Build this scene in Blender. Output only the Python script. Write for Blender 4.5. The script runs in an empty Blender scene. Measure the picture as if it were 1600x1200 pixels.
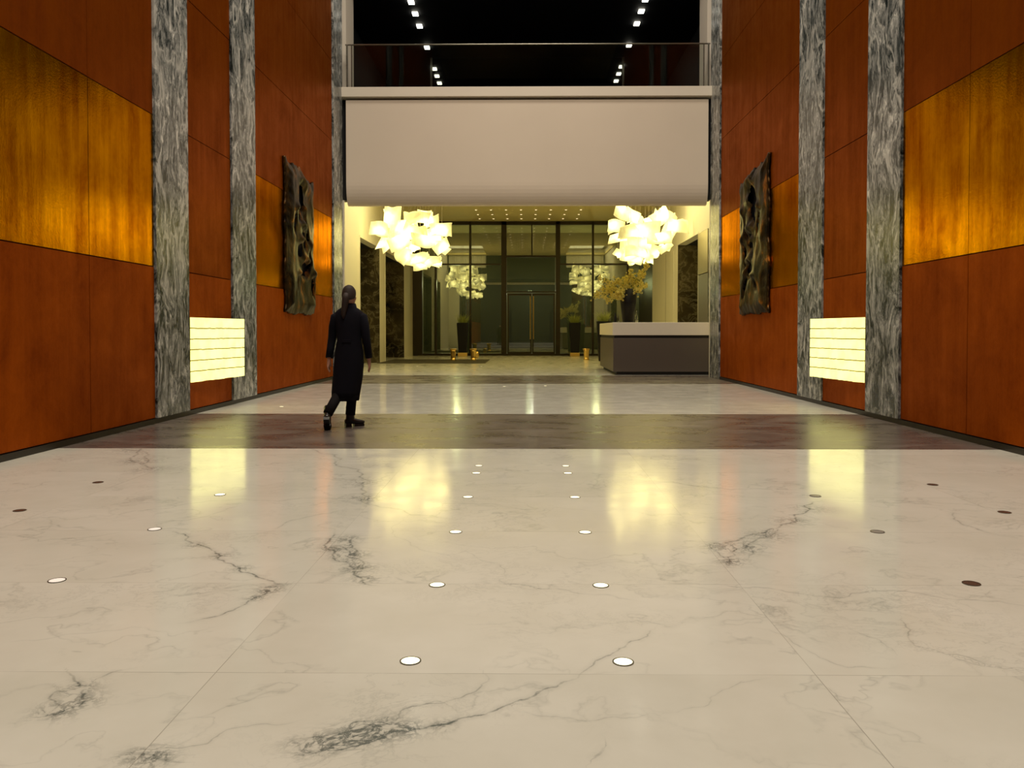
import bpy, math, random
import numpy as np
from mathutils import Vector, Matrix
R = random.Random(7)
S = bpy.context.scene
C = S.collection
# ------------------------------------------------------------------ camera
F = 1270.0
cam_d = bpy.data.cameras.new('camera'); cam = bpy.data.objects.new('camera', cam_d); C.objects.link(cam)
cam_d.sensor_width = 36; cam_d.lens = F/1600*36
PITCH = math.radians(1.2)
cam_d.shift_y = -(83-F*math.tan(PITCH))/1600
cam_d.clip_end = 200
cam.location = (0, 0, 1.2)
cam.rotation_euler = (math.pi/2-PITCH, 0, math.radians(.62))
cam_d.shift_x = -8.3/1600
S.camera = cam
# ------------------------------------------------------------------ world, exposure
w = bpy.data.worlds.new('world'); S.world = w; w.use_nodes = True
w.node_tree.nodes['Background'].inputs[0].default_value = (.02, .022, .03, 1)
w.node_tree.nodes['Background'].inputs[1].default_value = .3
S.view_settings.view_transform = 'Standard'; S.view_settings.look = 'None'
S.view_settings.exposure = 0; S.view_settings.gamma = 1
S.cycles.use_denoising = True
S.cycles.max_bounces = 8; S.cycles.diffuse_bounces = 4; S.cycles.glossy_bounces = 4
S.cycles.transmission_bounces = 8; S.cycles.transparent_max_bounces = 12
S.cycles.sample_clamp_indirect = 4; S.cycles.caustics_reflective = False; S.cycles.caustics_refractive = False
# ------------------------------------------------------------------ large area lights (hall ceiling lamps)
def area(x, y, z, sx, sy, power, col=(1, .89, .74), spread=2.6, rot=(0, 0, 0)):
    d = bpy.data.lights.new('hall_ceiling_light', 'AREA'); d.shape = 'RECTANGLE'; d.size = sx; d.size_y = sy
    d.energy = power; d.color = col; d.spread = spread
    o = bpy.data.objects.new('hall_ceiling_light', d); C.objects.link(o); o.location = (x, y, z); o.rotation_euler = rot
for yy, p in ((2.0, 560), (6.5, 480), (11.5, 480), (16.5, 500)):
    area(0, yy, 16.2, 5.0, 2.0, p)
def point(x, y, z, power, col=(1, .80, .42), r=.06, name='lamp_bulb_light'):
    d = bpy.data.lights.new(name, 'POINT'); d.energy = power; d.color = col; d.shadow_soft_size = r
    o = bpy.data.objects.new(name, d); C.objects.link(o); o.location = (x, y, z); return o

def pt(px, py, Y):                       # a pixel of the photograph at depth Y -> point
    return Vector(((px-822)*Y/F, Y, 1.2+(517-py)*Y/F))

# ------------------------------------------------------------------ materials
def lin(c):
    return tuple(((v/255)/12.92 if v/255 <= .04045 else ((v/255+.055)/1.055)**2.4) for v in c)
class NT:
    def __init__(s, name):
        s.m = bpy.data.materials.new(name); s.m.use_nodes = True; s.t = s.m.node_tree
        s.b = s.t.nodes['Principled BSDF']; s.out = s.t.nodes['Material Output']
    def n(s, typ, **k):
        nd = s.t.nodes.new(typ)
        for a, v in k.items():
            if a.startswith('i_'):
                key = a[2:]; key = int(key) if key.isdigit() else key.replace('_', ' ')
                s.put(nd.inputs[key], v)
            else: setattr(nd, a, v)
        return nd
    def put(s, sock, v):
        if isinstance(v, bpy.types.NodeSocket): s.t.links.new(v, sock)
        elif isinstance(v, bpy.types.Node): s.t.links.new(v.outputs[0], sock)
        else:
            if hasattr(sock.default_value, '__len__') and len(sock.default_value) == 4 and len(v) == 3: v = (*v, 1)
            sock.default_value = v
    def math(s, op, a, b=None, c=None, clamp=False):
        nd = s.t.nodes.new('ShaderNodeMath'); nd.operation = op; nd.use_clamp = clamp
        s.put(nd.inputs[0], a)
        if b is not None: s.put(nd.inputs[1], b)
        if c is not None: s.put(nd.inputs[2], c)
        return nd.outputs[0]
    def vmath(s, op, a, b):
        nd = s.t.nodes.new('ShaderNodeVectorMath'); nd.operation = op; s.put(nd.inputs[0], a); s.put(nd.inputs[1], b); return nd.outputs[0]
    def mix(s, f, a, b, mode='MIX'):
        nd = s.t.nodes.new('ShaderNodeMix'); nd.data_type = 'RGBA'; nd.blend_type = mode
        s.put(nd.inputs[0], f); s.put(nd.inputs[6], a); s.put(nd.inputs[7], b); return nd.outputs[2]
    def ramp(s, v, stops):
        nd = s.t.nodes.new('ShaderNodeValToRGB'); s.put(nd.inputs[0], v)
        e = nd.color_ramp.elements
        while len(e) < len(stops): e.new(.5)
        for q, (p, c) in zip(e, stops):
            q.position = p; q.color = (c, c, c, 1) if not hasattr(c, '__len__') else (*c, 1)
        return nd.outputs[0]
    def obj(s):
        return s.t.nodes.new('ShaderNodeTexCoord').outputs['Object']
    def noise(s, vec, scale, detail=4, rough=.5, dist=0):
        nd = s.n('ShaderNodeTexNoise'); s.put(nd.inputs['Vector'], vec)
        for k, v in (('Scale', scale), ('Detail', detail), ('Roughness', rough), ('Distortion', dist)): nd.inputs[k].default_value = v
        return nd.outputs[0]
    def bump(s, h, strength=.3, dist=.01):
        nd = s.n('ShaderNodeBump'); s.put(nd.inputs['Height'], h); nd.inputs['Strength'].default_value = strength; nd.inputs['Distance'].default_value = dist
        s.put(s.b.inputs['Normal'], nd.outputs[0])
    def scale(s, vec, v):
        return s.vmath('MULTIPLY', vec, v)
def mat(name, col, rough=.5, metal=0, noise_amt=.08, nscale=6, spec=.5, emit=None, es=0, bump=0):
    t = NT(name)
    c = t.noise(t.obj(), nscale, 4)
    f = t.math('MULTIPLY_ADD', c, noise_amt*2, 1-noise_amt)
    rgb = t.n('ShaderNodeRGB'); rgb.outputs[0].default_value = (*col, 1)
    nd = t.n('ShaderNodeVectorMath', operation='SCALE'); t.put(nd.inputs[0], rgb.outputs[0]); t.put(nd.inputs['Scale'], f)
    t.put(t.b.inputs['Base Color'], nd.outputs[0])
    t.b.inputs['Roughness'].default_value = rough; t.b.inputs['Metallic'].default_value = metal
    t.b.inputs['Specular IOR Level'].default_value = spec
    if emit: t.b.inputs['Emission Color'].default_value = (*emit, 1); t.b.inputs['Emission Strength'].default_value = es
    if bump: t.bump(t.noise(t.obj(), nscale*4, 4), bump)
    return t.m
M = {}
# white marble floor of big slabs
SX0, SDX, SY0, SDY = -1.09, 2.1, 2.82, 1.01
def white_marble():
    t = NT('white_marble'); p = t.obj()
    sp = t.n('ShaderNodeSeparateXYZ'); t.put(sp.inputs[0], p)
    ux = t.math('DIVIDE', t.math('SUBTRACT', sp.outputs[0], SX0), SDX)
    uy = t.math('DIVIDE', t.math('SUBTRACT', sp.outputs[1], SY0), SDY)
    cx = t.math('FLOOR', ux); cy = t.math('FLOOR', uy)
    cb = t.n('ShaderNodeCombineXYZ'); t.put(cb.inputs[0], cx); t.put(cb.inputs[1], cy)
    wn = t.n('ShaderNodeTexWhiteNoise', noise_dimensions='3D'); t.put(wn.inputs[0], cb.outputs[0])
    off = t.vmath('MULTIPLY', wn.outputs['Color'], (30, 30, 30))
    q = t.vmath('ADD', p, off)
    # thin background veins
    warp = t.n('ShaderNodeTexNoise'); t.put(warp.inputs[0], q); warp.inputs['Scale'].default_value = 2.2; warp.inputs['Detail'].default_value = 5
    wv = t.vmath('MULTIPLY', t.vmath('SUBTRACT', warp.outputs['Color'], (.5, .5, .5)), (.9, .9, .9))
    q2 = t.vmath('MULTIPLY', t.vmath('ADD', q, wv), (.9, 1.5, 1))
    v1 = t.math('ABSOLUTE', t.math('SUBTRACT', t.noise(q2, .85, 4, .55), .5))
    v1 = t.ramp(v1, [(0, 1), (.004, .45), (.016, 0)])
    v2 = t.math('ABSOLUTE', t.math('SUBTRACT', t.noise(q2, 4.2, 7, .66), .5))
    v2 = t.ramp(v2, [(0, 1), (.010, .4), (.035, 0)])
    patch = t.ramp(t.noise(q, .9, 2), [(.48, 0), (.62, 1)])
    cloud = t.noise(q, 1.6, 5, .6)
    bg = t.math('ADD', t.math('MULTIPLY', t.math('MULTIPLY', v1, .26), t.ramp(t.noise(q, 3.1, 3), [(.4, .25), (.6, 1)])), t.math('MULTIPLY', t.math('MULTIPLY', v2, patch), .20))
    # the large veins, stored on the floor mesh
    at = t.n('ShaderNodeAttribute', attribute_name='vein'); am = t.n('ShaderNodeAttribute', attribute_name='vein_cluster')
    asg = t.n('ShaderNodeAttribute', attribute_name='vein_strength')
    brk = t.ramp(t.noise(p, 14, 5, .65), [(.36, .25), (.58, 1)])
    wob = t.math('MULTIPLY', t.math('SUBTRACT', t.noise(p, 26, 5, .7), .5), 3.6)
    dl_ = t.math('ABSOLUTE', t.math('ADD', at.outputs['Fac'], wob))
    line = t.math('MULTIPLY', t.math('MULTIPLY', t.ramp(t.math('DIVIDE', dl_, 6), [(0, 1), (.09, .85), (.2, .22), (1, 0)]), asg.outputs['Fac']), brk)
    rn = t.math('ABSOLUTE', t.math('SUBTRACT', t.noise(t.vmath('ADD', p, t.vmath('MULTIPLY', wv, (.12, .12, .12))), 13, 7, .68, .5), .5))
    cl = t.math('MULTIPLY', am.outputs['Fac'], t.ramp(rn, [(0, 1), (.022, .75), (.06, .08)]))
    vein = t.math('ADD', t.math('ADD', line, cl), bg, clamp=True)
    base = t.ramp(cloud, [(.3, (.68, .66, .57)), (.7, (.765, .745, .66))])
    col = t.mix(vein, base, (.17, .185, .165))
    # joints
    fx = t.math('FRACT', ux); fy = t.math('FRACT', uy)
    dx = t.math('MULTIPLY', t.math('MINIMUM', fx, t.math('SUBTRACT', 1, fx)), SDX)
    dy = t.math('MULTIPLY', t.math('MINIMUM', fy, t.math('SUBTRACT', 1, fy)), SDY)
    j = t.math('LESS_THAN', t.math('MINIMUM', dx, dy), .0018)
    col = t.mix(t.math('MULTIPLY', j, t.ramp(t.noise(p, 1.3, 2), [(.4, .12), (.6, .5)])), col, (.22, .2, .16))
    t.put(t.b.inputs['Base Color'], col)
    t.put(t.b.inputs['Roughness'], t.ramp(t.noise(p, 3, 4), [(.3, .09), (.7, .17)]))
    t.b.inputs['IOR'].default_value = 1.42
    return t.m
M['marble'] = white_marble()
def dark_stone():
    t = NT('dark_stone'); p = t.obj()
    q = t.scale(p, (.8, 1.6, 1))
    a = t.noise(q, 1.6, 8, .65, .8); b = t.noise(p, 30, 4, .6)
    f = t.math('ADD', t.math('MULTIPLY', a, .75), t.math('MULTIPLY', b, .25))
    col = t.ramp(f, [(.34, (.060, .046, .042)), (.5, (.105, .086, .076)), (.66, (.175, .150, .134))])
    t.put(t.b.inputs['Base Color'], col)
    t.put(t.b.inputs['Roughness'], t.ramp(a, [(.3, .22), (.7, .38)])); return t.m
M['dark_stone'] = dark_stone()
def grey_marble(name, k=2.0, big=.55, dark=.0):
    t = NT(name); p = t.obj()
    w1 = t.n('ShaderNodeTexNoise'); t.put(w1.inputs[0], t.scale(p, (1, 1, .55))); w1.inputs['Scale'].default_value = 1.7; w1.inputs['Detail'].default_value = 4
    wv = t.vmath('MULTIPLY', t.vmath('SUBTRACT', w1.outputs['Color'], (.5, .5, .5)), (1.5*big, 1.5*big, 1.5*big))
    q = t.vmath('ADD', t.scale(p, (1, 1, .33)), wv)
    a = t.noise(q, 5.5*k, 9, .72, .6)
    b = t.noise(t.vmath('ADD', q, (9, 3, 1)), 2.2*k, 5, .6, 1.0)
    f = t.math('ADD', t.math('MULTIPLY', a, .65), t.math('MULTIPLY', b, .35))
    col = t.ramp(f, [(.39, (.008, .014, .014)), (.45, (.055, .064, .063)), (.505, (.20, .206, .197)), (.56, (.38, .385, .365)), (.61, (.72, .71, .66))])
    v = t.math('ABSOLUTE', t.math('SUBTRACT', t.noise(t.vmath('ADD', t.scale(p, (1, 1, .5)), wv), .9, 4, .5), .5))
    col = t.mix(t.ramp(v, [(0, .85), (.010, .3), (.018, 0)]), col, (.55, .54, .5))
    if dark: col = t.mix(dark, col, (.03, .022, .012))
    t.put(t.b.inputs['Base Color'], col); t.b.inputs['Roughness'].default_value = .24
    return t.m
M['pilaster'] = grey_marble('grey_veined_marble')
def brown_marble():
    t = NT('brown_green_marble'); p = t.obj()
    w1 = t.n('ShaderNodeTexNoise'); t.put(w1.inputs[0], p); w1.inputs['Scale'].default_value = 1.1; w1.inputs['Detail'].default_value = 4
    wv = t.vmath('MULTIPLY', t.vmath('SUBTRACT', w1.outputs['Color'], (.5, .5, .5)), (1.6, 1.6, 1.6))
    q = t.vmath('ADD', p, wv)
    a = t.noise(q, 1.5, 7, .62, .8)
    v = t.ramp(t.math('ABSOLUTE', t.math('SUBTRACT', a, .5)), [(0, 1), (.02, .35), (.06, 0)])
    c = t.ramp(t.noise(q, .8, 5), [(.35, (.018, .014, .008)), (.65, (.085, .065, .032))])
    t.put(t.b.inputs['Base Color'], t.mix(t.math('MULTIPLY', v, .45), c, (.30, .25, .14)))
    t.b.inputs['Roughness'].default_value = .2; return t.m
M['brown_marble'] = brown_marble()
def copper(name, c0, c1, rough, metal, streak=.5, rvar=.12, spots=.3):
    t = NT(name); p = t.obj()
    st = t.noise(t.scale(p, (1, 5.5, .5)), 1.1, 6, .6)
    mo = t.noise(p, 1.4, 6, .65, .4); fine = t.noise(p, 22, 5, .7)
    f = t.math('ADD', t.math('MULTIPLY', st, streak), t.math('MULTIPLY', mo, 1-streak))
    f = t.math('ADD', t.math('MULTIPLY', f, 1-spots*.5), t.math('MULTIPLY', fine, spots*.5))
    t.put(t.b.inputs['Base Color'], t.ramp(f, [(.36, c0), (.62, c1)]))
    t.b.inputs['Metallic'].default_value = metal; t.b.inputs['Specular IOR Level'].default_value = .15; t.b.inputs['Specular Tint'].default_value = (1, .5, .08, 1)
    t.put(t.b.inputs['Roughness'], t.ramp(f, [(.35, rough+rvar), (.65, rough-rvar*.6)]))
    t.bump(t.math('ADD', t.noise(p, 40, 4, .6), t.math('MULTIPLY', st, 2.0)), .12, .01)
    return t.m
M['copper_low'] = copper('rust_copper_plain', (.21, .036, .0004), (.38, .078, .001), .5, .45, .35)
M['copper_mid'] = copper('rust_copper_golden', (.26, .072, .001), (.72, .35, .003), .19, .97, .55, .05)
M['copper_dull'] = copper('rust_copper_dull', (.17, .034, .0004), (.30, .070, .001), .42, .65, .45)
M['copper_dark'] = copper('rust_copper_seam', (.02, .006, .002), (.04, .01, .003), .7, .2)
M['base'] = mat('dark_bronze_skirting', (.012, .008, .006), .35, .3)
def bronze():
    t = NT('dark_patinated_bronze'); p = t.obj()
    a = t.noise(t.scale(p, (1, 1, .5)), 4, 6, .65, .6)
    t.put(t.b.inputs['Base Color'], t.ramp(a, [(.38, (.006, .005, .004)), (.5, (.032, .020, .006)), (.58, (.075, .040, .009)), (.68, (.40, .15, .02))]))
    t.b.inputs['Metallic'].default_value = .85; t.b.inputs['Roughness'].default_value = .36
    t.bump(t.noise(p, 14, 5, .6), .4, .02); return t.m
M['bronze'] = bronze()
M['plaster'] = mat('cream_plaster', (.72, .67, .55), .7, 0, .03, 2)
M['white'] = mat('off_white_paint', (.80, .73, .62), .65, 0, .03, 1.2)
M['shade'] = mat('pale_fabric_screen', (.78, .68, .56), .85, 0, .05, .7)
M['ceiling'] = mat('beige_ceiling', (.92, .77, .36), .6, 0, .04, 2)
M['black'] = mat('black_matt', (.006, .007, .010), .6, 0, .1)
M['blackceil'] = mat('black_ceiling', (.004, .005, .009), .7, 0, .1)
M['frame'] = mat('dark_bronze_frame', (.035, .026, .012), .35, .6)
M['gold'] = mat('polished_gold', (.85, .58, .18), .34, 1, .05)
M['vase'] = mat('gloss_black_vase', (.006, .005, .007), .5, 0, .1, spec=.25)
M['desk'] = mat('grey_brown_lacquer', (.098, .078, .062), .42, 0, .03, 3)
M['desk_top'] = mat('pale_stone_slab', (.78, .71, .58), .4, 0, .03, 5)
M['kick'] = mat('black_plinth', (.006, .005, .005), .5)
M['steel'] = mat('satin_metal_lit', (.42, .36, .24), .35, .7, .06)
M['steel2'] = mat('satin_metal_unlit', (.20, .18, .16), .4, .5, .06)
M['mat'] = mat('dark_brown_carpet', (.045, .036, .018), .95, 0, .2, 60)
M['steelrail'] = mat('dark_steel', (.16, .15, .12), .3, .8)
M['leaf'] = mat('leaf_green', (.07, .13, .02), .5, 0, .3, 9)
M['grass'] = mat('olive_grass', (.30, .33, .07), .5, 0, .3, 9)
M['stem'] = mat('brown_twig', (.12, .09, .03), .6, 0, .3, 9)
def petals():
    t = NT('yellow_blossom'); c = t.ramp(t.noise(t.obj(), 14, 3), [(.35, (.72, .60, .14)), (.65, (.95, .90, .42))])
    tl = t.n('ShaderNodeBsdfTranslucent'); df = t.n('ShaderNodeBsdfDiffuse'); t.put(tl.inputs[0], c); t.put(df.inputs[0], c)
    mx = t.n('ShaderNodeMixShader'); mx.inputs[0].default_value = .45; t.put(mx.inputs[1], df.outputs[0]); t.put(mx.inputs[2], tl.outputs[0])
    t.put(t.out.inputs[0], mx.outputs[0]); return t.m
M['blossom'] = petals()
M['vest'] = mat('grey_green_stone', (.15, .135, .07), .6, 0, .12, 1.2)
M['vest2'] = mat('dark_slate_panel', (.03, .032, .036), .4, 0, .2)
M['coat'] = mat('black_wool_coat', (.0035, .0035, .008), .9, 0, .15, 25, spec=.2)
M['trouser'] = mat('black_trousers', (.009, .008, .009), .85, 0, .15, 25, spec=.2)
M['boot'] = mat('black_leather_boot', (.008, .007, .007), .35, 0, .15, 12)
M['hair'] = mat('dark_brown_hair', (.016, .007, .004), .75, 0, .3, 40)
M['skin'] = mat('skin', (.42, .20, .13), .5, 0, .06, 12)
M['eye'] = mat('eye_white', (.6, .58, .55), .2)
def glass(name, refl, tint, rough=.0, fk=.9):
    t = NT(name)
    tr = t.n('ShaderNodeBsdfTransparent'); tr.inputs[0].default_value = (*tint, 1)
    gl = t.n('ShaderNodeBsdfGlossy'); gl.inputs['Roughness'].default_value = rough; gl.inputs[0].default_value = (.95, .98, .92, 1)
    lw = t.n('ShaderNodeFresnel'); lw.inputs[0].default_value = 1.5
    sm = t.noise(t.obj(), .6, 3)
    f = t.math('ADD', t.math('MULTIPLY', lw.outputs[0], fk), t.math('MULTIPLY_ADD', sm, .04, refl-.02), clamp=True)
    mx = t.n('ShaderNodeMixShader'); t.put(mx.inputs[0], f); t.put(mx.inputs[1], tr.outputs[0]); t.put(mx.inputs[2], gl.outputs[0])
    t.put(t.out.inputs[0], mx.outputs[0]); return t.m
M['glass'] = glass('tinted_window_glass', .13, (.6, .62, .52))
M['glass_rail'] = glass('clear_balustrade_glass', .0, (.9, .93, .9), 0, .3)
def dim_glass():
    t = NT('smoked_glass'); tr = t.n('ShaderNodeBsdfTransparent'); tr.inputs[0].default_value = (.7, .7, .68, 1)
    df = t.n('ShaderNodeBsdfDiffuse'); df.inputs[0].default_value = (.05, .05, .045, 1)
    mx = t.n('ShaderNodeMixShader'); mx.inputs[0].default_value = .12; t.put(mx.inputs[1], tr.outputs[0]); t.put(mx.inputs[2], df.outputs[0])
    t.put(t.out.inputs[0], mx.outputs[0]); return t.m
M['glass_dim'] = dim_glass()
M['bottle'] = glass('clear_bottle_glass', .18, (.6, .66, .6), .03)
def emis(name, col, st, base=(.8, .7, .4), var=0, vs=4):
    t = NT(name)
    t.b.inputs['Base Color'].default_value = (*base, 1); t.b.inputs['Emission Color'].default_value = (*col, 1)
    if var: t.put(t.b.inputs['Emission Strength'], t.ramp(t.noise(t.obj(), vs, 3), [(.35, st*(1-var)), (.65, st*(1+var))]))
    else: t.b.inputs['Emission Strength'].default_value = st
    t.b.inputs['Roughness'].default_value = .5
    return t.m
M['alabaster'] = emis('glowing_alabaster', (1, 1, .31), 1.35, var=.14, vs=5)
M['floorlens'] = emis('lit_lens', (1, .93, .62), 1.8)
M['dimlens'] = emis('dim_lens', (1, .88, .75), .55, (.6, .55, .5))
M['darklens'] = mat('dark_lens', (.09, .06, .045), .25)
M['dimpale'] = mat('grey_lens', (.30, .27, .24), .25)
M['downlens'] = emis('downlight_lens', (1, .80, .42), 2.2)
M['coollens'] = emis('white_downlight_lens', (1, .95, .78), 6)
M['bulb'] = emis('bulb', (1, .9, .6), 8)
M['boxback'] = mat('brass_back', (.35, .26, .05), .4, .5)
def paper():
    t = NT('glowing_paper'); p = t.obj()
    gen = t.t.nodes.new('ShaderNodeTexCoord').outputs['Generated']
    df = t.n('ShaderNodeBsdfDiffuse'); df.inputs[0].default_value = (.55, .50, .30, 1)
    em = t.n('ShaderNodeEmission'); em.inputs[0].default_value = (1, .86, .30, 1)
    oi = t.t.nodes.new('ShaderNodeObjectInfo'); wr = t.n('ShaderNodeTexWhiteNoise', noise_dimensions='1D'); t.put(wr.inputs['W'], oi.outputs['Random'])
    cen = t.vmath('ADD', t.vmath('MULTIPLY', wr.outputs['Color'], (.6, .6, .6)), (.2, .2, .2))
    ln = t.n('ShaderNodeVectorMath', operation='LENGTH')
    t.put(ln.inputs[0], t.vmath('MULTIPLY', t.vmath('SUBTRACT', gen, cen), (1, .5, 1)))
    d = t.math('ADD', ln.outputs['Value'], t.math('MULTIPLY', t.math('SUBTRACT', t.noise(p, 2.2, 3), .5), .7))
    hot = t.ramp(d, [(0, 1), (.18, .55), (.42, .12), (.62, 0)])  # bulb glow through the paper, painted as an emission hot spot
    fold = t.ramp(t.noise(t.scale(p, (1, 1, .6)), 5, 2), [(.35, .62), (.65, 1.1)])
    t.put(em.inputs[1], t.math('ADD', t.math('MULTIPLY', t.math('MULTIPLY', fold, .95), t.math('MULTIPLY_ADD', oi.outputs['Random'], .55, .68)), t.math('MULTIPLY', hot, 5.5)))
    ad = t.n('ShaderNodeAddShader'); t.put(ad.inputs[0], df.outputs[0]); t.put(ad.inputs[1], em.outputs[0])
    t.put(t.out.inputs[0], ad.outputs[0]); return t.m
M['paper'] = paper()
M['wire'] = mat('steel_wire', (.5, .45, .35), .3, .8)

# ------------------------------------------------------------------ mesh helpers
class MB:
    def __init__(s): s.v = []; s.f = []; s.mi = []; s.cur = 0
    def add(s, vs, fs):
        o = len(s.v); s.v += [tuple(v) for v in vs]; s.f += [tuple(i+o for i in f) for f in fs]; s.mi += [s.cur]*len(fs)
        return s
    def box(s, x0, x1, y0, y1, z0, z1):
        return s.add([(x0,y0,z0),(x1,y0,z0),(x1,y1,z0),(x0,y1,z0),(x0,y0,z1),(x1,y0,z1),(x1,y1,z1),(x0,y1,z1)],
                     [(0,3,2,1),(4,5,6,7),(0,1,5,4),(1,2,6,5),(2,3,7,6),(3,0,4,7)])
    def loft(s, rings, cap=True, closed=True):
        n = len(rings[0]); vs = [v for r in rings for v in r]; fs = []
        for i in range(len(rings)-1):
            for j in range(n if closed else n-1):
                a = i*n+j; b = i*n+(j+1) % n
                fs.append((a, b, b+n, a+n))
        if cap: fs.append(tuple(range(n-1, -1, -1))); fs.append(tuple(range((len(rings)-1)*n, len(rings)*n)))
        return s.add(vs, fs)
    def lathe(s, prof, c=(0,0,0), n=24, cap=True):
        return s.loft([[(c[0]+r*math.cos(2*math.pi*k/n), c[1]+r*math.sin(2*math.pi*k/n), c[2]+z) for k in range(n)] for r, z in prof], cap)
    def tube(s, pts, rad, n=8, cap=True):
        pts = [Vector(p) for p in pts]; rings = []
        for i, p in enumerate(pts):
            d = (pts[min(i+1, len(pts)-1)]-pts[max(i-1, 0)]).normalized()
            u = d.cross(Vector((0, 1, 0)) if abs(d.y) < .9 else Vector((1, 0, 0))).normalized(); v = d.cross(u)
            r = rad[i] if hasattr(rad, '__len__') else rad
            rings.append([p+(u*math.cos(2*math.pi*k/n)+v*math.sin(2*math.pi*k/n))*r for k in range(n)])
        return s.loft(rings, cap)
    def build(s, name, mats, parent=None, smooth=False, bevel=0, recalc=True):
        me = bpy.data.meshes.new(name); me.from_pydata(s.v, [], s.f)
        for m in (mats if isinstance(mats, list) else [mats]): me.materials.append(m)
        me.polygons.foreach_set('material_index', s.mi)
        if recalc:
            import bmesh
            b = bmesh.new(); b.from_mesh(me); bmesh.ops.recalc_face_normals(b, faces=b.faces); b.to_mesh(me); b.free()
        if smooth: me.polygons.foreach_set('use_smooth', [True]*len(me.polygons))
        o = bpy.data.objects.new(name, me); C.objects.link(o)
        if parent:
            o.parent = parent; pw = Vector((0, 0, 0)); q = parent
            while q: pw += q.location; q = q.parent
            o.location = -pw                      # geometry is given in world coordinates
        if bevel:
            md = o.modifiers.new('bevel', 'BEVEL'); md.width = bevel; md.segments = 2; md.limit_method = 'ANGLE'
        return o
def tag(o, label=None, cat=None, group=None, kind=None):
    for k, v in (('label', label), ('category', cat), ('group', group), ('kind', kind)):
        if v: o[k] = v
    return o
def empty(name, loc, label, cat, group=None):
    o = bpy.data.objects.new(name, None); C.objects.link(o); o.location = loc; o.empty_display_size = .2
    return tag(o, label, cat, group)
def struct(name, mb, m, parent=None, **k):
    o = mb.build(name, m, parent, **k)
    if not parent: o['kind'] = 'structure'
    return o
def B(*a): return MB().box(*a)
def copy_tree(o, parent=None):
    c = o.copy(); C.objects.link(c); c.parent = parent
    for ch in o.children: copy_tree(ch, c)
    return c

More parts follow.
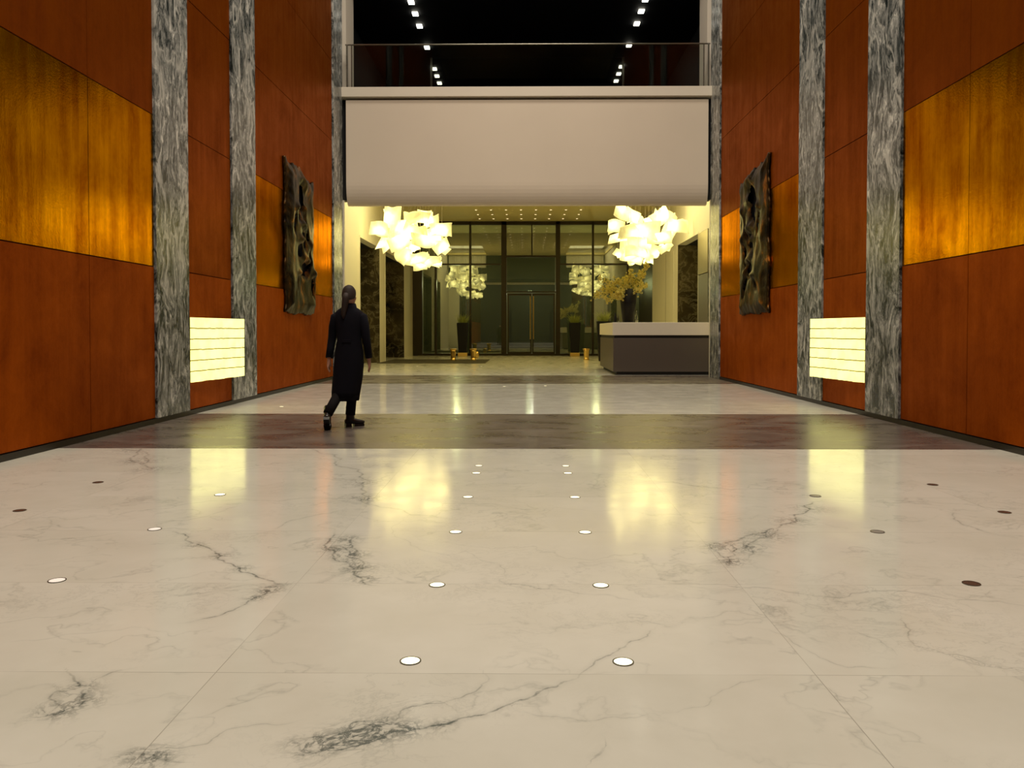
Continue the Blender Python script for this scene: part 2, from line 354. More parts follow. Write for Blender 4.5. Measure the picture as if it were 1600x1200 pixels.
# ------------------------------------------------------------------ floor
H = 4.8                        # half width of the hall
XL = 5.5                       # half width of the lobby
def fractal(pts, k=5, amp=.09):
    rr = random.Random(int(abs(pts[0][0]*1000)+abs(pts[-1][1]*77)))
    p = [np.array(q, float) for q in pts]
    for _ in range(k-1):
        o = [p[0]]
        for a, b in zip(p[:-1], p[1:]):
            d = b-a; nrm = np.array([-d[1], d[0]])
            o += [(a+b)/2+nrm*rr.uniform(-amp, amp)*1.6, b]
        p = o
        if len(p) > 90: break
    return p
def fp(px, py):
    Y = 1.2*F/(py-517); return ((px-822)*Y/F, Y)
VEINS = [  # (pixels on the photograph's floor, half width m, strength)
 ([(470,1192),(505,1180),(560,1172),(610,1150),(650,1146),(700,1138),(760,1122),(830,1095),(870,1078),(900,1065)], .006, .75),
 ([(460,1164),(510,1162),(545,1150),(590,1140),(650,1146)], .006, .8),
 ([(462,1168),(475,1185),(520,1170),(575,1166),(640,1148)], .005, .8),
 ([(540,1148),(550,1135),(600,1128),(612,1140)], .005, .7),
 ([(900,1065),(925,1045),(975,1015),(1005,1000),(1025,985)], .005, .5),
 ([(612,1140),(625,1115),(690,1105),(745,1085),(765,1068),(758,1058)], .0045, .5),
 ([(190,1182),(250,1178),(320,1170),(350,1148),(440,1140),(458,1135)], .0035, .35),
 ([(300,1130),(340,1115),(420,1095)], .003, .3),
 ([(266,834),(285,845),(300,852),(325,862),(340,872),(370,890),(395,903),(425,915),(455,916)], .008, .75),
 ([(455,916),(440,917),(415,920),(410,932),(385,942),(365,955),(310,972),(285,978)], .006, .7),
 ([(440,918),(415,921),(412,930)], .014, .7),
 ([(520,835),(507,860),(520,872),(545,885),(560,905),(580,918)], .009, .75),
 ([(560,838),(545,850),(555,862),(566,885),(562,900)], .009, .65),
 ([(525,855),(545,865),(550,880),(556,895)], .007, .6),
 ([(1107,848),(1130,850),(1165,838),(1210,826),(1245,815),(1262,798),(1270,784),(1285,782)], .009, .6),
 ([(1145,892),(1140,880),(1150,868),(1175,848),(1200,838),(1215,824)], .007, .5),
 ([(1107,848),(1122,862),(1145,892)], .006, .5),
 ([(1165,852),(1178,862),(1162,878)], .006, .4),
 ([(95,1058),(106,1070),(118,1085),(122,1102),(112,1112),(80,1122),(58,1135),(50,1135)], .006, .65),
 ([(60,1130),(80,1110),(66,1098),(76,1088),(112,1085),(130,1080)], .005, .5),
 ([(150,1065),(170,1057)], .006, .5),
 ([(180,702),(205,715),(212,725),(232,735)], .014, .5), ([(220,700),(228,712),(215,730)], .012, .4),
 ([(480,702),(520,725),(560,735),(575,752),(566,768),(575,780),(578,792)], .012, .45),
 ([(540,778),(566,780),(574,790),(640,806),(700,812)], .009, .45),
 ([(235,795),(285,790),(320,785),(380,782),(430,785),(470,780),(540,782)], .007, .3),
 ([(235,820),(290,815),(340,802),(370,792)], .006, .3),
 ([(425,830),(445,818),(500,805),(530,800)], .006, .35),
 ([(0,840),(50,850),(100,845),(180,835)], .005, .25),
 ([(70,815),(100,828),(120,828)], .009, .3),
 ([(190,1190),(215,1188),(260,1200)], .008, .6),
 ([(0,1010),(90,998),(200,985),(260,1000),(330,985)], .003, .2),
 ([(200,935),(240,930),(270,925),(300,918)], .004, .4),
 ([(780,908),(795,915),(840,920)], .008, .45),
 ([(730,862),(760,880),(790,905)], .004, .25),
 ([(800,914),(870,922),(905,930),(990,940)], .005, .35),
 ([(1130,915),(1200,920),(1260,930),(1320,935),(1330,928),(1450,930),(1530,938),(1600,947)], .0045, .4),
 ([(1330,984),(1365,998),(1400,1020)], .004, .4),
 ([(1410,965),(1425,985),(1430,1010),(1480,1022),(1550,1040),(1600,1052)], .0045, .4),
 ([(1440,1015),(1500,1032),(1540,1042),(1600,1045)], .004, .35),
 ([(1195,985),(1235,998),(1270,1022),(1330,1045),(1400,1045)], .004, .3),
 ([(1490,800),(1492,812),(1530,828),(1552,834)], .008, .45),
 ([(1280,780),(1380,785),(1470,786),(1600,794)], .006, .3),
 ([(1000,752),(1060,755),(1140,765),(1240,765)], .009, .35),
 ([(800,1110),(870,1125),(905,1132),(960,1125),(1020,1120)], .003, .3),
 ([(1290,1075),(1310,1090),(1320,1100)], .004, .3),
 ([(930,1190),(945,1175)], .006, .4),
 ([(1050,1118),(1110,1105),(1160,1068),(1200,1062)], .003, .25),
 ([(630,810),(640,850),(700,870),(730,860)], .004, .2),
]
CL = [(470,1172,.05,.9),(505,1168,.07,.9),(545,1158,.08,1.),(590,1150,.08,1.),(630,1146,.06,.9),(690,1140,.04,.6),
 (520,860,.08,.9),(545,870,.10,.9),(556,890,.09,.9),(570,908,.07,.8),(540,845,.09,.8),(1130,856,.10,.8),(1160,856,.13,.8),(1200,838,.12,.7),
 (1240,815,.12,.65),(1265,795,.12,.6),(1145,878,.08,.8),(115,1085,.06,.7),(112,1105,.07,.8),(80,1120,.07,.8),(575,780,.12,.7),(545,780,.09,.6),
 (565,755,.16,.5),(212,722,.2,.6),(195,706,.2,.5),(228,735,.15,.6),(300,855,.06,.7),(340,872,.06,.7),(372,892,.06,.7),(418,926,.06,.9),(395,938,.05,.8),(230,1195,.06,.8),(205,1192,.05,.8)]
def floor():
    xs = np.linspace(-H, H, 700); ys = np.concatenate([np.linspace(1.9, 4.4, 180, endpoint=False), np.linspace(4.4, 8.24, 130)])
    X, Y = np.meshgrid(xs, ys); P = np.stack([X.ravel(), Y.ravel()], 1).astype(np.float32)
    vein = np.full(len(P), 50., np.float32); vst = np.zeros(len(P), np.float32); bestd = np.full(len(P), 9., np.float32); clu = np.zeros(len(P), np.float32)
    for pix, wd, st in VEINS:
        pl = fractal([fp(*q) for q in pix], 5, .10)
        mn = np.min(pl, 0)-.15; mx = np.max(pl, 0)+.15
        idx = np.where((P[:, 0] > mn[0]) & (P[:, 0] < mx[0]) & (P[:, 1] > mn[1]) & (P[:, 1] < mx[1]))[0]
        if len(idx) == 0: continue
        Q = P[idx]; best = np.full(len(idx), 9., np.float32); sg = np.ones(len(idx), np.float32)
        for a, b in zip(pl[:-1], pl[1:]):
            d = b-a; L = float(d@d)+1e-9; u = np.clip(((Q-a)@d)/L, 0, 1)
            ex_ = Q[:, 0]-a[0]-u*d[0]; ey_ = Q[:, 1]-a[1]-u*d[1]; dd = np.hypot(ex_, ey_)
            k = dd < best-1e-6; best[k] = dd[k]; sg[k] = np.sign(ey_*d[0]-ex_*d[1])[k]
        e0 = np.hypot(*(Q-pl[0]).T); e1 = np.hypot(*(Q-pl[-1]).T); Lt = sum(float(np.hypot(*(q-p))) for p, q in zip(pl[:-1], pl[1:]))
        tap = np.clip(np.minimum(e0, e1)/min(.12, Lt*.3), 0, 1)**.5
        k = best < bestd[idx]; ii = idx[k]
        bestd[ii] = best[k]; vein[ii] = np.clip(sg*best/max(wd*.8, .0025), -50, 50)[k]
        vst[ii] = (st*1.15*tap*np.exp(-(best/.05)**2))[k]
    for px, py, r, st in CL:
        cx, cy = fp(px, py); d = np.hypot(P[:, 0]-cx, P[:, 1]-cy)
        clu = np.maximum(clu, st*np.exp(-(d/r)**2))
    nx, ny = len(xs), len(ys); n = nx*ny
    co = np.zeros((n, 3), np.float32); co[:, :2] = P
    i = np.arange((ny-1)*(nx-1)); r_, c_ = i//(nx-1), i % (nx-1); a = r_*nx+c_
    quads = np.stack([a, a+1, a+nx+1, a+nx], 1)
    ex = []; em = []
    def rect(x0, x1, y0, y1, mi):
        k = n+len(ex); ex.extend([(x0, y0, 0), (x1, y0, 0), (x1, y1, 0), (x0, y1, 0)]); em.append(((k, k+1, k+2, k+3), mi))
    rect(-H, H, -7, 1.9, 0); rect(-H, H, 8.24, 11.72, 1); rect(-H, H, 11.72, 18.4, 0); rect(-XL-4, XL+4, 18.4, 21.9, 1)
    rect(-XL-4, XL+4, 21.9, 46, 0)
    co = np.concatenate([co, np.array(ex, np.float32)]); quads = np.concatenate([quads, np.array([e[0] for e in em])])
    me = bpy.data.meshes.new('floor'); me.vertices.add(len(co)); me.vertices.foreach_set('co', co.ravel())
    me.loops.add(len(quads)*4); me.loops.foreach_set('vertex_index', quads.ravel().astype(np.int32))
    me.polygons.add(len(quads)); me.polygons.foreach_set('loop_start', np.arange(len(quads), dtype=np.int32)*4)
    mi = np.zeros(len(quads), np.int32); mi[-len(em):] = [e[1] for e in em]
    me.materials.append(M['marble']); me.materials.append(M['dark_stone']); me.polygons.foreach_set('material_index', mi)
    me.update(calc_edges=True); me.validate()
    for nm, arr in (('vein', vein), ('vein_strength', vst), ('vein_cluster', clu)):
        at = me.attributes.new(nm, 'FLOAT', 'POINT'); full = np.zeros(len(co), np.float32); full[:n] = arr; at.data.foreach_set('value', full)
    o = bpy.data.objects.new('floor', me); C.objects.link(o); o['kind'] = 'structure'
floor()

# ------------------------------------------------------------------ hall walls of copper panels
SEAM = [0, 2.03, 3.98, 5.9, 7.85, 9.8, 11.75, 13.7, 16.4]
def copper_wall(sd, name):
    mb = MB(); g = .006; x0, x1 = sd*(H+.02), sd*(H+.3)
    def cell(y0, y1, z0, z1, mi, inset):
        mb.cur = mi; a = H+inset; mb.box(min(sd*a, sd*(H+.06)), max(sd*a, sd*(H+.06)), y0+g, y1-g, z0+g, z1-g)
    def seg(ys, zs_m):
        for y0, y1 in zip(ys[:-1], ys[1:]):
            for k in range(8):
                cell(y0, y1, max(SEAM[k], .07), SEAM[k+1], zs_m[k], R.uniform(0, .004))
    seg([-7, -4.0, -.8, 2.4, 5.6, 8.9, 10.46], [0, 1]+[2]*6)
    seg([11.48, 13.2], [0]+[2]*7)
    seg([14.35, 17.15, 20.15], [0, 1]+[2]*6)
    mb.cur = 3; mb.box(min(x0+sd*.03, x1), max(x0+sd*.03, x1), -7, 20.17, 0, 16.4)
    struct(name, mb, [M['copper_low'], M['copper_mid'], M['copper_dull'], M['copper_dark']])
copper_wall(-1, 'wall_left'); copper_wall(1, 'wall_right')
for sd, side in ((-1, 'left'), (1, 'right')):
    mb = MB(); a, b = sorted((sd*(H-.012), sd*(H+.06)))
    mb.box(a, b, -7, 20.17, 0, .065)
    struct('baseboard_'+side, mb, M['base'])
for sd, side in ((-1, 'left'), (1, 'right')):
    for y0, y1, where, pr in ((10.46, 11.48, 'wide grey marble pilaster on the %s wall, in front of the light box', .03),
                       (13.2, 14.35, 'grey marble pilaster on the %s wall, just beyond the light box', .03),
                       (20.18, 21.15, 'dark grey marble pilaster at the %s edge of the lobby opening', .035)):
        a, b = sorted((sd*(H-pr), sd*(H+.049)))
        o = B(a, b, y0, y1, 0.067 if y0 < 20 else 0, 16.39).build('marble_pilaster', M['pilaster'], bevel=.006)
        tag(o, where % side, 'pilaster', 'grey marble pilasters of the hall')
struct('ceiling', B(-H-.3, H+.3, -7, 21.3, 16.4, 16.6), M['ceiling'])
struct('wall_back', B(-H-.3, H+.3, -7.2, -7, 0, 16.6), M['vest2'])

# ------------------------------------------------------------------ front edge of the balcony, screen, upstairs
EY = 21.15
struct('trim_1', B(-H-.02, H+.02, EY-.1, EY+.35, 7.24, 7.49), M['white'], bevel=.01)            # pale balcony ledge
struct('trim_2', B(-H-.02, H+.02, EY+.2, EY+.5, 4.62, 7.25), M['black'])                     # black backing painting the shadow in the slot behind the screen
# screen with a softly rounded lower edge
prof = [(EY-.02, 7.17), (EY-.02, 4.95)]
prof = [(0, 7.17)]+[(0, 5.05)]+[(.42*(1-math.cos(t))*.55, 5.05-.57*math.sin(t)) for t in np.linspace(.15, math.pi/2, 9)]
ringL = [(-4.67, EY-.02+d, z) for d, z in prof]+[(-4.67, EY+.24, 4.47), (-4.67, EY+.24, 7.17)]
ringR = [(4.70, y, z) for _, y, z in ringL]
o = MB().loft([ringL, ringR]).build('wall_bulkhead', M['shade']); o['kind'] = 'structure'
# balcony floor and dark room above
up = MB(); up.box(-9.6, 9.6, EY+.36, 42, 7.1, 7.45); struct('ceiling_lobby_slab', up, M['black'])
for sd, side in ((-1, 'left'), (1, 'right')):
    a, b = sorted((sd*4.72, sd*5.9))
    struct('wall_upstairs_jamb_'+side, B(a, b, EY+.25, 22.35, 7.45, 16.6), M['white'])
    a, b = sorted((sd*5.6, sd*5.8))
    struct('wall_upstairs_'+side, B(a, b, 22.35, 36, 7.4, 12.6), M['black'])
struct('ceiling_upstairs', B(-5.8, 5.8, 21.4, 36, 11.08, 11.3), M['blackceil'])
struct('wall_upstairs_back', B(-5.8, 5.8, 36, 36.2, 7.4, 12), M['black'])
# a glazed partition at the back of the balcony
gp = empty('glass_partition', (0, 29.6, 7.45), 'dark glazed partition with slim posts standing behind the balcony railing', 'partition')
B(-3.43, 3.5, 29.59, 29.61, 7.46, 11.05).build('glass_pane', M['glass_dim'], gp)
for x in (-3.43, 3.5): B(x-.035, x+.035, 29.55, 29.65, 7.45, 11.07).build('post', M['steelrail'], gp)
# balustrade
bl = empty('balcony_railing', (0, EY, 7.49), 'glass balcony railing with thin dark steel top rail above the pale ledge', 'railing')
MB().tube([(-4.68, EY, 8.6), (4.74, EY, 8.6)], .02, 8).build('top_rail', M['steelrail'], bl)
for x in (-4.64, 4.70): B(x-.02, x+.02, EY-.02, EY+.02, 7.49, 8.6).build('post', M['steelrail'], bl)
for x in (-4.52, 4.58): B(x-.012, x+.012, EY-.02, EY+.02, 7.49, 8.6).build('baluster', M['steelrail'], bl)
B(-4.5, 4.56, EY-.006, EY+.006, 7.5, 8.58).build('glass_pane', M['glass_rail'], bl)
# rows of small white downlights upstairs; last three per row model glass reflections
ul = []
for sd, side, off in ((-1, 'left', 0), (1, 'right', .03)):
    for k, py in enumerate((7, 25, 44, 77, 110, 121, 132)):
        Y = 9.86*F/(517-py+off*80); x = sd*3.5+.05
        sz = .085
        mb = MB(); mb.box(x-sz, x+sz, Y-sz*1.5, Y+sz*1.5, 11.03, 11.075)
        o = mb.build('ceiling_spotlight', M['coollens'])
        seq = ('nearest the hall', 'second from the hall', 'third from the hall', 'fourth, just below the rail', 'fifth, a reflection behind the railing glass',
               'sixth, reflection low behind the railing glass', 'lowest, reflection just above the ledge')[k]
        tag(o, 'white spotlight on the dark upstairs ceiling, %s row, %s' % (side, seq), 'ceiling light', 'spotlights on the dark upstairs ceiling')

# ------------------------------------------------------------------ lobby shell
HC = 6.5; GY = 39.5; D = 4.3
ml = MB()
# ceiling with two raised bays above the chandeliers
bays = [(-5.45, -2.75, 22.3, 28.2), (2.75, 5.45, 22.3, 28.2)]
ml.box(-XL-.3, XL+.3, 28.2, GY+6, HC, HC+.15); ml.box(-XL-.3, XL+.3, EY+.3, 22.3, HC, HC+.15)
ml.box(-2.75, 2.75, 22.3, 28.2, HC, HC+.15); ml.box(-XL-.3, -5.45, 22.3, 28.2, HC, HC+.15); ml.box(5.45, XL+.3, 22.3, 28.2, HC, HC+.15)
struct('ceiling_lobby', ml, M['ceiling'])
mb = MB()
for x0, x1, y0, y1 in bays:
    mb.box(x0-.05, x1+.05, y0-.05, y1+.05, 7.0, 7.08)
    mb.box(x0-.06, x0, y0, y1, HC+.16, 7.0); mb.box(x1, x1+.06, y0, y1, HC+.16, 7.0); mb.box(x0, x1, y0-.06, y0, HC+.16, 7.0); mb.box(x0, x1, y1, y1+.06, HC+.16, 7.0)
struct('ceiling_lobby_bays', mb, M['plaster'])
for sd in (-1, 1): area(sd*4.1, 25.3, 6.9, 2.3, 5.2, 190, (1, .88, .44), 3.0)
for x0_, x1_ in ((-5.42, -2.8), (2.8, 5.42)):
    top = []; n_ = 130
    for z_ in (5.62, 6.48):
        f_ = [(x0_+(x1_-x0_)*i/n_, 22.12+.03*math.sin(i*1.35)+.012*math.sin(i*.37), z_) for i in range(n_+1)]
        top.append(f_+[(x, y-.03, z) for x, y, z in f_[::-1]])
    struct('trim_%d' % (7 if x0_ < 0 else 8), MB().loft(top), M['plaster'])
# left wall
mb = MB()
for y0, y1 in ((EY+.1, 26.9), (30.5, 31.75), (36.6, GY)): mb.box(-XL-.3, -XL, y0, y1, 0, D)
mb.box(-XL-.3, -XL, EY+.1, GY, D, HC); mb.box(-XL-.3, -4.74, EY+.02, EY+.1, 0, 4.6)
struct('wall_lobby_left', mb, M['plaster'])
mb = MB()
for y0, y1 in ((EY+.1, 24.0), (29.6, 35.5)): mb.box(XL, XL+.3, y0, y1, 0, D)
mb.box(XL, XL+.3, EY+.1, GY, D, HC); mb.box(4.77, XL+.3, EY+.02, EY+.1, 0, 4.6)
struct('wall_lobby_right', mb, M['plaster'])
for k, (sd, y0, y1) in enumerate(((-1, 26.9, 30.5), (-1, 31.75, 36.6), (1, 26.1, 29.6))):
    mb = MB(); a, b = sorted((sd*(XL+.001), sd*9.2))
    mb.box(a, b, y1-.012, y1+.25, 0, D); mb.box(a, b, y0-.25, y0+.012, 0, D)
    a, b = sorted((sd*9.0, sd*9.2)); mb.box(a, b, y0, y1, 0, D)
    struct('wall_passage_%d' % (k+1), mb, M['brown_marble'])
    a, b = sorted((sd*(XL+.3), sd*9.2)); struct('ceiling_passage_%d' % (k+1), B(a, b, y0, y1, D, D+.1), M['black'])
    a, b = sorted((sd*(XL-.012), sd*(XL+.02)))
    mb = MB(); mb.box(a, b, y0-.06, y0-.012, 0, D+.05); mb.box(a, b, y1+.0, y1+.05, 0, D+.05); mb.box(a, b, y0, y1, D, D+.05)
    struct('trim_%d' % (k+3), mb, M['plaster'])
# right wall: marble sliver, metal panel, closed pair of doors, dark end
struct('wall_marble_reveal', B(XL-.01, XL+.3, 24.0, 24.6, 0, D), M['pilaster'])
wp = empty('wall_panel', (XL, 25.3, 0), 'tall satin metal wall panel beside the marble passage behind the reception desk', 'wall panel')
B(XL-.03, XL+.25, 24.62, 26.02, 2.98, D-.02).build('upper_panel', M['steel'], wp, bevel=.005)  # paler, yellower metal paints the lit upper part of the panel
o = B(XL-.02, XL+.25, 24.62, 26.02, 0, 2.96).build('lower_panel', M['steel2'], wp, bevel=.005); o['label'] = 'lower panel toned darker as the unlit part'
dr = MB().box(XL-.015, XL+.02, 30.4, 33.7, 0, 4.2).build('door_2', M['plaster'], bevel=.004); dr['kind'] = 'structure'
B(XL-.02, XL-.012, 32.04, 32.055, 0, 4.2).build('door_gap', M['frame'], dr)
struct('wall_lobby_dark_end', B(XL, XL+.3, 35.5, GY, 0, D), M['frame'])

# ------------------------------------------------------------------ glass front
fr = MB(); t_ = .05
X = lambda px: (px-822)*GY/F
Z = lambda py: 1.2+(517-py)*GY/F
fr.box(-XL, XL, GY-.1, GY+.1, Z(352), HC); fr.box(-XL, XL, GY-.08, GY+.08, 0, .1)
fr.box(-XL, X(660), GY-.12, GY+.1, 0, HC)
fr.box(X(1003), XL, GY-.12, GY+.1, 0, HC)
for px, hw, z1 in ((681, .05, Z(413)), (735, .05, 9), (787.5, .13, 9), (871.5, .11, 9), (926, .05, 9), (980, .05, 9)):
    fr.box(X(px)-hw, X(px)+hw, GY-.1, GY+.1, .1, min(z1, HC))
fr.box(X(831)-.03, X(831)+.03, GY-.1, GY+.1, Z(401), HC)
fr.box(-XL, X(783), GY-.09, GY+.09, Z(414.5), Z(412)); fr.box(X(875), XL, GY-.09, GY+.09, Z(414.5), Z(412))
fr.box(X(788), X(871), GY-.09, GY+.09, Z(402.5), Z(399.5)); fr.box(X(788), X(871), GY-.09, GY+.09, Z(457.5), Z(455.5))
fo = fr.build('window_1', M['frame'], bevel=.006); fo['kind'] = 'structure'
cuts = [X(p) for p in (660, 681, 735, 787.5)]; cuts2 = [X(p) for p in (871.5, 926, 980, 1003)]
for cs in (cuts, cuts2):
    for a, b in zip(cs[:-1], cs[1:]):
        B(a+.04, b-.04, GY-.012, GY+.012, .1, Z(414.5)).build('glass_pane', M['glass'], fo)
        B(a+.04, b-.04, GY-.012, GY+.012, Z(412), Z(352)).build('glass_pane', M['glass'], fo)
B(X(792), X(867), GY-.012, GY+.012, Z(455.5), Z(402.5)).build('glass_pane', M['glass'], fo)
for a, b in ((787.5, 831), (831, 871.5)): B(X(a)+.04, X(b)-.03, GY-.012, GY+.012, Z(399.5), Z(352)).build('glass_pane', M['glass'], fo)
d1 = B(X(791)-.0, X(868), GY-.07, GY+.07, .005, .05).build('door_1', M['frame']); d1['kind'] = 'structure'
for k, (a, b, hx) in enumerate(((793, 830.5, 828.6), (831.5, 867, 833.6))):
    lf = MB(); x0, x1 = X(a), X(b); z0, z1 = .06, Z(458.5)
    lf.box(x0, x0+.07, GY-.04, GY+.04, z0, z1); lf.box(x1-.07, x1, GY-.04, GY+.04, z0, z1)
    lf.box(x0+.07, x1-.07, GY-.04, GY+.04, z0, z0+.12); lf.box(x0+.07, x1-.07, GY-.04, GY+.04, z1-.1, z1)
    l = lf.build('door_leaf', M['frame'], d1)
    B(x0+.07, x1-.07, GY-.01, GY+.01, z0+.12, z1-.1).build('glass_pane', M['glass'], l)
    hd = MB().tube([(X(hx), GY-.12, Z(530)), (X(hx), GY-.12, Z(463))], .022, 10)
    for zz in (Z(525), Z(468)): hd.tube([(X(hx), GY-.12, zz), (X(hx), GY-.03, zz)], .012, 8)
    hh = hd.build('door_handle', M['gold'], l); hh['label'] = 'tall vertical gold pull handle'
# vestibule behind the glass
mb = MB(); VY = 44.5
mb.box(-XL-.3, XL+.3, VY, VY+.2, 0, HC); mb.box(-XL-.3, -XL, GY+.1, VY, 0, HC); mb.box(XL, XL+.3, GY+.1, VY, 0, HC)
struct('wall_vestibule', mb, M['vest'])
mb = MB(); mb.box(-XL, XL, VY-.35, VY-.02, 4.0, HC); mb.box(-.8, 1.3, VY-.14, VY-.02, 0, 2.4)
struct('wall_vestibule_panels', mb, M['vest'])
for x in (-3.6, 3.6): point(x, 42.2, 3.6, 110, (.95, 1, .6), .15, 'vestibule_fill')  # added fill lamps that brighten the panes, no fixtures here
point(.2, 42.6, 3.2, 45, (.85, .95, .7), .15, 'vestibule_fill')

# ------------------------------------------------------------------ lobby downlights
dl = None
for r_i, y in enumerate((27.3, 28.75, 30.1, 31.5, 32.9, 34.25, 35.65, 37.05, 38.45)):
    for c_i in range(8):
        x = .1+(c_i-3.5)*.655
        if dl is None:
            mb = MB(); mb.lathe([(.07, 0), (.076, -.010), (.06, -.014), (.054, -.006)], (0, 0, 0), 20, True)
            dl = mb.build('recessed_downlight', M['gold']); o = dl
            ln = MB().lathe([(.052, -.016), (.03, -.022)], (0, 0, 0), 16).build('lens', M['downlens'], dl)
        else: o = copy_tree(dl)
        o.location = (x, y, HC)
        tag(o, 'tiny round gold downlight recessed in the lobby ceiling grid', 'ceiling light', 'downlight grid in the lobby ceiling')
for x in (-1.8, .1, 2.0):
    for y in (31.5, 36.5):
        d = bpy.data.lights.new('downlight_beam', 'SPOT'); d.energy = 170; d.color = (1, .80, .26); d.spot_size = 1.9; d.spot_blend = .8; d.shadow_soft_size = .3
        o = bpy.data.objects.new('downlight_beam', d); C.objects.link(o); o.location = (x, y, HC-.06)

# ------------------------------------------------------------------ floor lights
def floor_light(x, y, lens, label, r=.034):
    o = empty('floor_light', (x, y, 0), label, 'floor light', 'round lights set in the marble floor')
    MB().lathe([(r+.005, .0004), (r+.005, .0026), (r, .003), (r, .0008)], (x, y, 0), 32, False).build('rim', M['steelrail'], o, smooth=False)
    MB().lathe([(r, .0006), (r, .0018), (r*.5, .0024)], (x, y, 0), 32).build('lens', lens, o)
path_y = [(2.925, 'nearest the viewer'), (3.81, 'second from the viewer'), (4.82, 'third from the viewer'), (5.84, 'fourth from the viewer'),
          (6.83, 'fifth from the viewer'), (7.2, 'sixth, farthest one')]
for y, s in path_y:
    for x, sd in ((-.42, 'left'), (.352, 'right')):
        floor_light(x, y, M['floorlens'], 'lit round floor light, %s row of the central path, %s' % (sd, s), .034 if y < 7 else .03)
for px, py, ln, lab in ((80, 912, 'dimlens', 'dim round floor light at the far left of the white marble, nearest the viewer'),
    (236, 830, 'dimlens', 'round floor light left of the branching grey vein, pale and lit'),
    (340, 775, 'floorlens', 'small lit round floor light inside the left light box reflection'),
    (147, 756, 'darklens', 'unlit dark round floor light near the left wall below the dark stone band'),
    (22, 801, 'darklens', 'unlit dark round floor light at the left edge of the photo'),
    (1518, 912, 'darklens', 'unlit dark round floor light at the right, nearest the viewer'),
    (1371, 831, 'dimpale', 'unlit grey round floor light right of the large right vein'),
    (1274, 775, 'dimpale', 'unlit grey round floor light in the right light box reflection'),
    (1568, 800, 'darklens', 'unlit dark round floor light at the right edge of the photo'),
    (1456, 757, 'darklens', 'unlit dark round floor light near the right wall below the dark stone band')):
    x, y = fp(px, py); floor_light(x, y, M[ln], lab, .036)
for px, py, lab in ((788, 604, 'far lit floor light in the white band before the lobby, left one'), (852, 603, 'far lit floor light in the white band before the lobby, right one'),
                    (438, 636, 'tiny lit floor light in the white band, left of the walking person'),
                    (652, 572.5, 'tiny lit floor light in front of the dark lobby mat, left one'), (752, 572.5, 'tiny lit floor light in front of the dark lobby mat, right one')):
    x, y = fp(px, py); floor_light(x, y, M['floorlens'], lab, .034)

# ------------------------------------------------------------------ wall light boxes
def light_box(sd, label):
    o = empty('wall_light_box', (sd*4.7, 12.35, .93), label, 'wall light', 'glowing slatted wall lights')
    a = Vector((sd*4.775, 11.53, 0)); b = Vector((sd*4.60, 13.22, 0)); d = (b-a); n = Vector((-sd*1, 0, 0)); n = Vector((-sd*d.y, sd*d.x, 0)).normalized()
    if n.x*sd > 0: n = -n
    z0, z1 = .465, 1.392; N = 6; step = (z1-z0)/N
    rr = random.Random(5+sd)
    jag = [[rr.uniform(-.005, .005) for _ in range(25)] for _ in range(N+1)]
    mb = MB()
    for q in (0,):
        p0 = a-n*.03; p1 = b-n*.03; p2 = b-n*.012; p3 = a-n*.012
        mb.loft([[(p.x, p.y, z0+.01) for p in (p0, p1, p2, p3)], [(p.x, p.y, z1-.01) for p in (p0, p1, p2, p3)]])
    # brackets back to the wall
    for yy in (12.7, 13.0):
        mb.box(min(sd*4.66, sd*4.83), max(sd*4.66, sd*4.83), yy, yy+.04, .6, 1.25)
    mb.build('back_plate', M['boxback'], o)
    for k in range(N):
        front = []; 
        g0 = .0 if k == 0 else .008; g1 = 0 if k == N-1 else .008
        lo = [z0+k*step+g0+jag[k][i]*(.6 if k else .8) for i in range(25)]; hi = [z0+(k+1)*step-g1+jag[k+1][i]*.6*(0 if k == N-1 else 1) for i in range(25)]
        rings = []
        for i in range(25):
            p = a+d*(i/24); pf = p; pb = p-n*.012
            rings.append([(pf.x, pf.y, lo[i]), (pf.x, pf.y, hi[i]), (pb.x, pb.y, hi[i]), (pb.x, pb.y, lo[i])])
        MB().loft(rings).build('glowing_slat', M['alabaster'], o)
light_box(-1, 'glowing pale yellow slatted light box on the left copper wall between two marble pilasters')
light_box(1, 'glowing pale yellow slatted light box on the right copper wall between two marble pilasters')

